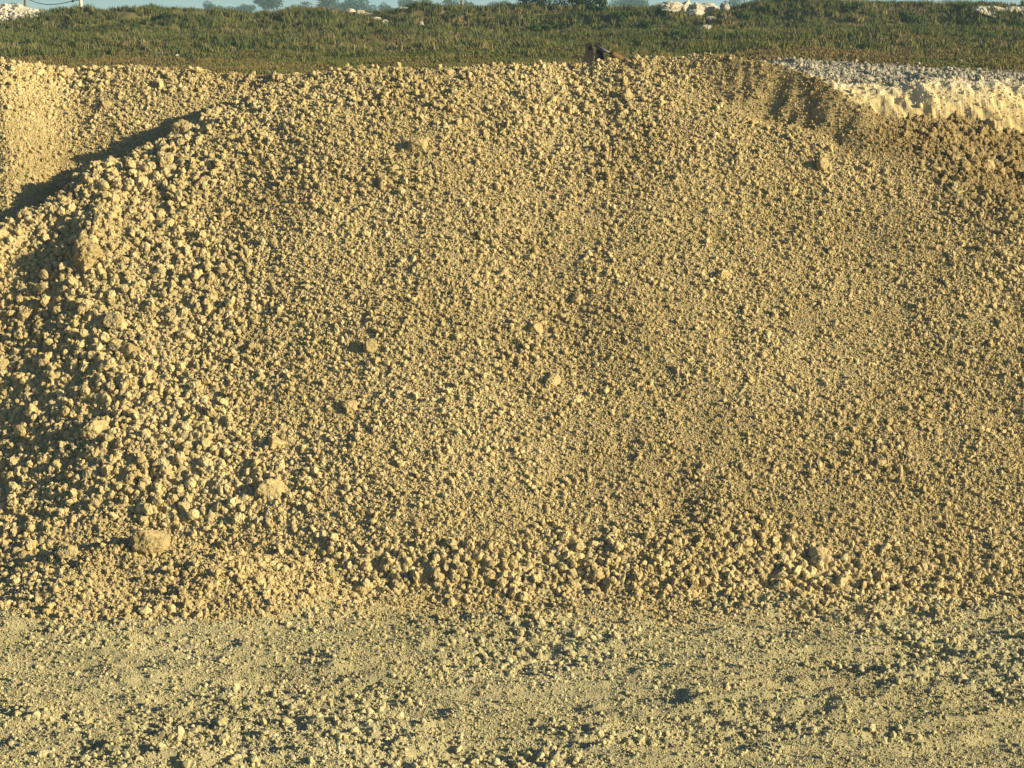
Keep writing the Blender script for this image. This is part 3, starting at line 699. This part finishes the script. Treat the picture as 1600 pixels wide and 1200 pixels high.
for i, (c, rr, w, h, lab) in enumerate(WHITE):
    x, Y, z = bank_pt(c, rr + h * .4); W = w / FPX * Y * 1.25; H = h / FPX * Y * 1.3
    o = link('rock', rock_mesh('rock', 1300 + i, 4, M['white_rock'], cuts=12, rough=.16, detail=.08, squash=(1, 1, 1)))
    o.location = (x, Y, z + H * .35); o.scale = (W / 2, W * .4, H / 2 * 1.15); tag(o, lab, 'rock', 'pale rocks on the grassy bank')
def rubble_heap(name, tab, Y0, n, seed, lab, d0=.06, d1=.30):
    """tab: column, top row, bottom row of the heap as seen; built as a mound with stones over it"""
    r = np.random.default_rng(seed); t = np.array(tab, float)
    xs = xcol(t[:, 0], Y0, 8.2); ztop = zrow(t[:, 1], Y0); zbot = zrow(t[:, 2], Y0)
    X, V = np.meshgrid(np.linspace(xs[0], xs[-1], 60), np.linspace(-1.6, 1.6, 24))
    zt = np.interp(X, xs, ztop); zb = np.interp(X, xs, zbot)
    Z = zb - .25 + (zt - zb + .1) * (1 - np.abs(V) / 1.6) + .1 * fbm(X * 2, V * 2, seed, 3)
    root = empty(name, (float(xs.mean()), Y0, float(zbot.mean())), 0, lab, 'rubble heap')
    f = grid_faces(60, 24)
    co = np.stack([X.ravel() - root.location.x, V.ravel(), Z.ravel() - root.location.z], 1)
    link('mound', mesh_np('mound', co, f, M['white_rock'], True), root)
    px_ = r.uniform(xs[0], xs[-1], n); v = r.uniform(-1.6, .8, n); zt = np.interp(px_, xs, ztop); zb = np.interp(px_, xs, zbot)
    zz = zb - .2 + (zt - zb) * (1 - np.abs(v) / 1.6)
    d = np.minimum(d0 * (1 - r.uniform(size=n)) ** (-.5), d1)
    parts_co = []; parts_f = []
    base = [K_white.objects[i].data for i in range(8)]
    bc = []; bf = []
    for b in base:
        a = np.zeros(len(b.vertices) * 3); b.vertices.foreach_get('co', a); bc.append(a.reshape(-1, 3)); q = np.zeros(len(b.loops), int); b.loops.foreach_get('vertex_index', q); bf.append(q.reshape(-1, 3))
    k0 = 0
    for i in range(n):
        k = i % 8; an = r.uniform(0, 6.28); ca, sa = math.cos(an), math.sin(an); q = bc[k] * d[i] / 2 * r.uniform(.8, 1.2, 3)
        q = np.stack([q[:, 0] * ca - q[:, 1] * sa, q[:, 0] * sa + q[:, 1] * ca, q[:, 2]], 1) + (px_[i] - root.location.x, v[i], zz[i] - root.location.z)
        parts_co.append(q); parts_f.append(bf[k] + k0); k0 += len(q)
    o = link('stones', mesh_np('stones', np.concatenate(parts_co), np.concatenate(parts_f), M['white_rock']), root); o['kind'] = 'stuff'
rubble_heap('rubble_heap', [(-60, -8, 34), (0, 2, 29), (12, 0, 27), (20, 5, 26), (30, 1, 25), (38, 6, 24), (60, 12, 22), (90, 19, 21)], 118.5, 2200, 5, 'white broken rock heap on the bank top in the upper left corner')
rubble_heap('rubble_heap', [(1520, 10, 12), (1532, 4, 17), (1545, 6, 22), (1556, 4, 24), (1568, 8, 33), (1580, 4, 31), (1592, 8, 28), (1604, 6, 22), (1625, 9, 25), (1660, 10, 22)], 114, 1500, 6, 'cream broken rock heap on the bank at the upper right corner')

# ------------------------------------------------------------------ poles and wire
def pole(name, c, base_row, top_row, Y, w, mat, lab, cat, lean=0, extra=None):
    z0 = float(far_h(np.array([float(xcol(c, Y, 8))]), np.array([float(Y)]))[0]) if Y < 136 else 5.5
    x = float(xcol(c, Y, 8)); zt = float(zrow(top_row, Y)); r = w / FPX * Y / 2
    root = empty(name, (x, Y, z0), 0, lab, cat)
    link('shaft', join_mesh('shaft', [tube([(0, 0, -.6), (0, 0, (zt - z0) * .5), (lean, 0, zt - z0)], [r, r * .95, r * .85], 14)], mat, True), root)
    return root, x, z0, zt
pr, x, z0, zt = pole('marker_post', 127, 16, -40, 118, 5, M['post'], 'white post rising from the left bank', 'post', -.05)
link('cap', join_mesh('cap', [tube([(-.05, 0, zt - z0), (-.05, 0, zt - z0 + .06), (-.05, 0, zt - z0 + .1)], [.11, .11, .03], 14)], M['pole'], True), pr)
for (c, Y, w, lab) in ((722, 300, 4.5, 'grey utility pole in front of a dark tree'), (41, 200, 6, 'dark grey utility pole behind the white rubble heap')):
    pr, x, z0, zt = pole('utility_pole', c, 20, -60, Y, w, M['pole'], lab, 'utility pole')
    H = zt - z0
    link('crossarm', join_mesh('crossarm', [([(a * 1.1, b * .06, H - .6 + d * .07) for a in (-1, 1) for b in (-1, 1) for d in (-1, 1)], [(0, 1, 3, 2), (4, 6, 7, 5), (0, 4, 5, 1), (2, 3, 7, 6), (0, 2, 6, 4), (1, 5, 7, 3)])], M['pole']), pr)
    for q in (-.95, 0.35, .95):
        link('insulator', join_mesh('insulator', [tube([(q, 0, H - .53), (q, 0, H - .44), (q, 0, H - .36)], [.05, .07, .03], 8)], M['wire'], True), pr)
# slack wire with a marker ball
Yw = 150; pts = []
for i in range(25):
    t = i / 24; c = 44 + (114 - 44) * t; row = -6 + 14 * math.sin(min(t * 1.35, 1) * math.pi * .5) - 10 * max(0, t - .5) * 1.4 * (t)
    row = np.interp(c, [44, 60, 76, 95, 114], [-1, 5, 7.5, 5.8, 1.5]); zz = float(zrow(row, Yw)); pts.append((float(xcol(c, Yw, zz)), Yw, zz))
for i in range(1, 14):
    c = 114 + i * 9; row = 1.5 - i * 1.6; zz = float(zrow(row, Yw)); pts.append((float(xcol(c, Yw, zz)), Yw, zz))
wr = empty('overhead_wire', pts[0], 0, 'slack dark wire hanging between the dark pole and the white post', 'wire')
link('strand', join_mesh('strand', [tube([tuple(Vector(p) - Vector(pts[0])) for p in pts], [.03] * len(pts), 6)], M['wire'], True), wr)
bc_ = Vector(pts[24]) - Vector(pts[0]); c0, f0 = ICO[3]
link('damper', join_mesh('damper', [([tuple(Vector(p) * .11 + bc_) for p in c0], [tuple(q) for q in f0])], M['wire'], True), wr)

# ------------------------------------------------------------------ excavator behind the crest (only the top of its arm shows)
def boxm(cx, cy, cz, sx, sy, sz, bev=.02):
    x, y, z = sx / 2, sy / 2, sz / 2; b = min(bev, x * .6, y * .6, z * .6)
    co = []; 
    for sxn in (-1, 1):
        for syn in (-1, 1):
            for szn in (-1, 1):
                co += [(cx + sxn * x, cy + syn * (y - b), cz + szn * (z - b)), (cx + sxn * (x - b), cy + syn * y, cz + szn * (z - b)), (cx + sxn * (x - b), cy + syn * (y - b), cz + szn * z)]
    import bmesh
    bm = bmesh.new(); vs = [bm.verts.new(c) for c in co]; bmesh.ops.convex_hull(bm, input=vs)
    bm.verts.index_update(); c2 = [tuple(v.co) for v in bm.verts]; f = [tuple(v.index for v in p.verts) for p in bm.faces]; bm.free(); return c2, f
def prism(poly, y0, y1):                  # profile in XZ extruded along Y
    n = len(poly); co = [(p[0], y0, p[1]) for p in poly] + [(p[0], y1, p[1]) for p in poly]
    f = [tuple(range(n)), tuple(range(2 * n - 1, n - 1, -1))] + [(i, i + n, (i + 1) % n + n, (i + 1) % n) for i in range(n)]
    return co, f
EY = 46.0; EX = float(xcol(921, EY, 7)); EZ = 2.4
TOPZ = float(zrow(67.5, EY)) - EZ                       # height of the stick head above the floor
ex = empty('excavator', (EX, EY, EZ), 0, 'dark and rusty excavator working behind the crest, only the head of its arm showing', 'excavator')
u = EY / FPX                                           # metres per photo pixel there
for s in (-1, 1):
    link('stick_plate', join_mesh('stick_plate', [prism([(-.17 + (s + 1) * .14, TOPZ - .55), (-.10 + (s + 1) * .14, TOPZ - .14), (-.12 + (s + 1) * .115, TOPZ), (.03 + (s + 1) * .10, TOPZ + .02), (.08 + (s + 1) * .12, TOPZ - .14), (.08 + (s + 1) * .15, TOPZ - .55)], s * .20 - .05, s * .20 + .05)], M['dark']), ex)
link('stick', join_mesh('stick', [prism([(-.16, TOPZ - .42), (.34, TOPZ - .42), (.30, TOPZ - 2.6), (.05, TOPZ - 2.9), (-.08, TOPZ - 2.6)], -.165, .165)], M['dark']), ex)
link('pin', join_mesh('pin', [tube([(.05, -.27, TOPZ - .1), (.05, .27, TOPZ - .1)], [.05, .05], 12)], M['dark'], True), ex)
link('pin', join_mesh('pin', [tube([(.25, -.30, TOPZ - .62), (.25, .30, TOPZ - .62)], [.08, .08], 12)], M['rust'], True), ex)
rod_a = Vector((.14, -.08, TOPZ - .06)); rod_b = Vector((.52, -.08, TOPZ - .27)); cyl_b = Vector((1.9, -.08, TOPZ - 1.05))
for dy in (0, .17):
    link('piston_rod', join_mesh('piston_rod', [tube([rod_a + Vector((0, dy, .02)), rod_b + Vector((0, dy, .02))], [.026, .026], 12)], M['chrome'], True), ex)
    link('cylinder', join_mesh('cylinder', [tube([rod_b + Vector((-.02, dy, .02)), rod_b.lerp(cyl_b, .04) + Vector((0, dy, .02)), cyl_b + Vector((0, dy, 0))], [.075, .085, .085], 14)], M['paint'], True), ex)
link('boom', join_mesh('boom', [prism([(.05, TOPZ - .72), (.30, TOPZ - .42), (.62, TOPZ - .36), (.86, TOPZ - .42), (1.35, TOPZ - .72), (2.6, TOPZ - 1.5), (4.3, TOPZ - 3.4), (4.2, TOPZ - 3.75), (3.9, TOPZ - 3.7), (2.3, TOPZ - 2.1), (.9, TOPZ - 1.1), (.2, TOPZ - .9)], -.15, .15)], M['rust']), ex)
bk = link('bucket', join_mesh('bucket', [prism([(-.1, TOPZ - 2.7), (.35, TOPZ - 2.6), (.75, TOPZ - 3.0), (.75, TOPZ - 3.5), (.35, TOPZ - 3.85), (-.35, TOPZ - 3.8), (-.3, TOPZ - 3.7), (.3, TOPZ - 3.7), (.6, TOPZ - 3.4), (.6, TOPZ - 3.05), (.3, TOPZ - 2.75)], -.5, .5)], M['dark']), ex)
for k in range(5): link('tooth', join_mesh('tooth', [prism([(-.35, TOPZ - 3.82), (-.35, TOPZ - 3.7), (-.52, TOPZ - 3.72)], -.47 + k * .22, -.41 + k * .22)], M['dark']), bk)
link('house', join_mesh('house', [boxm(5.6, 0, 1.55, 3.4, 2.4, .95, .12), boxm(6.6, 0, 2.1, 1.3, 2.3, .5, .15)], M['paint']), ex)
cb = link('cab', join_mesh('cab', [boxm(4.6, -.75, 2.2, 1.4, .9, 1.5, .12)], M['paint']), ex)
link('window', join_mesh('window', [boxm(4.6, -1.19, 2.4, 1.05, .06, .8, .02)], M['glass']), cb)
for s in (-1, 1):
    link('track', join_mesh('track', [prism([(3.6, .35), (3.8, .12), (4.1, 0), (6.9, 0), (7.2, .12), (7.4, .35), (7.2, .7), (6.9, .8), (4.1, .8), (3.8, .7)], s * 1.05 - .28, s * 1.05 + .28)] + [boxm(3.95 + k * .3, s * 1.05, -.005, .2, .6, .05, .01) for k in range(11)], M['rubber']), ex)
link('slew_ring', join_mesh('slew_ring', [tube([(5.5, 0, .7), (5.5, 0, 1.15)], [.7, .7], 24), boxm(5.5, 0, .55, 1.6, 1.7, .4, .05)], M['dark']), ex)

# ------------------------------------------------------------------ far hills on the horizon
hx = np.linspace(-1800, 1800, 240); hy = np.linspace(2600, 3400, 12)
HX, HY = np.meshgrid(hx, hy)
HZ = 5 + (10 + 9 * fbm(HX * .002, HY * .002, 500, 4)) * np.sin((HY - 2600) / 800 * math.pi) 
tag(sub_grid('hills', HX, HY, HZ, None, M['hill']), kind='structure')

# ------------------------------------------------------------------ the air
hm = bpy.data.materials.new('haze'); hm.use_nodes = True; ht = hm.node_tree; ht.nodes.clear()
ho = ht.nodes.new('ShaderNodeOutputMaterial'); hv = ht.nodes.new('ShaderNodeVolumePrincipled')
hv.inputs['Color'].default_value = (.50, .78, .95, 1); hv.inputs['Density'].default_value = .00055; hv.inputs['Anisotropy'].default_value = 0
ht.links.new(hv.outputs[0], ho.inputs['Volume'])
X0, X1, Y0_, Y1_, Z0, Z1 = -5200, 5200, -80, 7200, -1.5, 40
hb = mesh_np('haze', [(X0, Y0_, Z0), (X1, Y0_, Z0), (X1, Y1_, Z0), (X0, Y1_, Z0), (X0, Y0_, Z1), (X1, Y0_, Z1), (X1, Y1_, Z1), (X0, Y1_, Z1)],
             [(0, 3, 2, 1), (4, 5, 6, 7), (0, 1, 5, 4), (1, 2, 6, 5), (2, 3, 7, 6), (3, 0, 4, 7)], hm)
tag(link('haze', hb), kind='stuff')
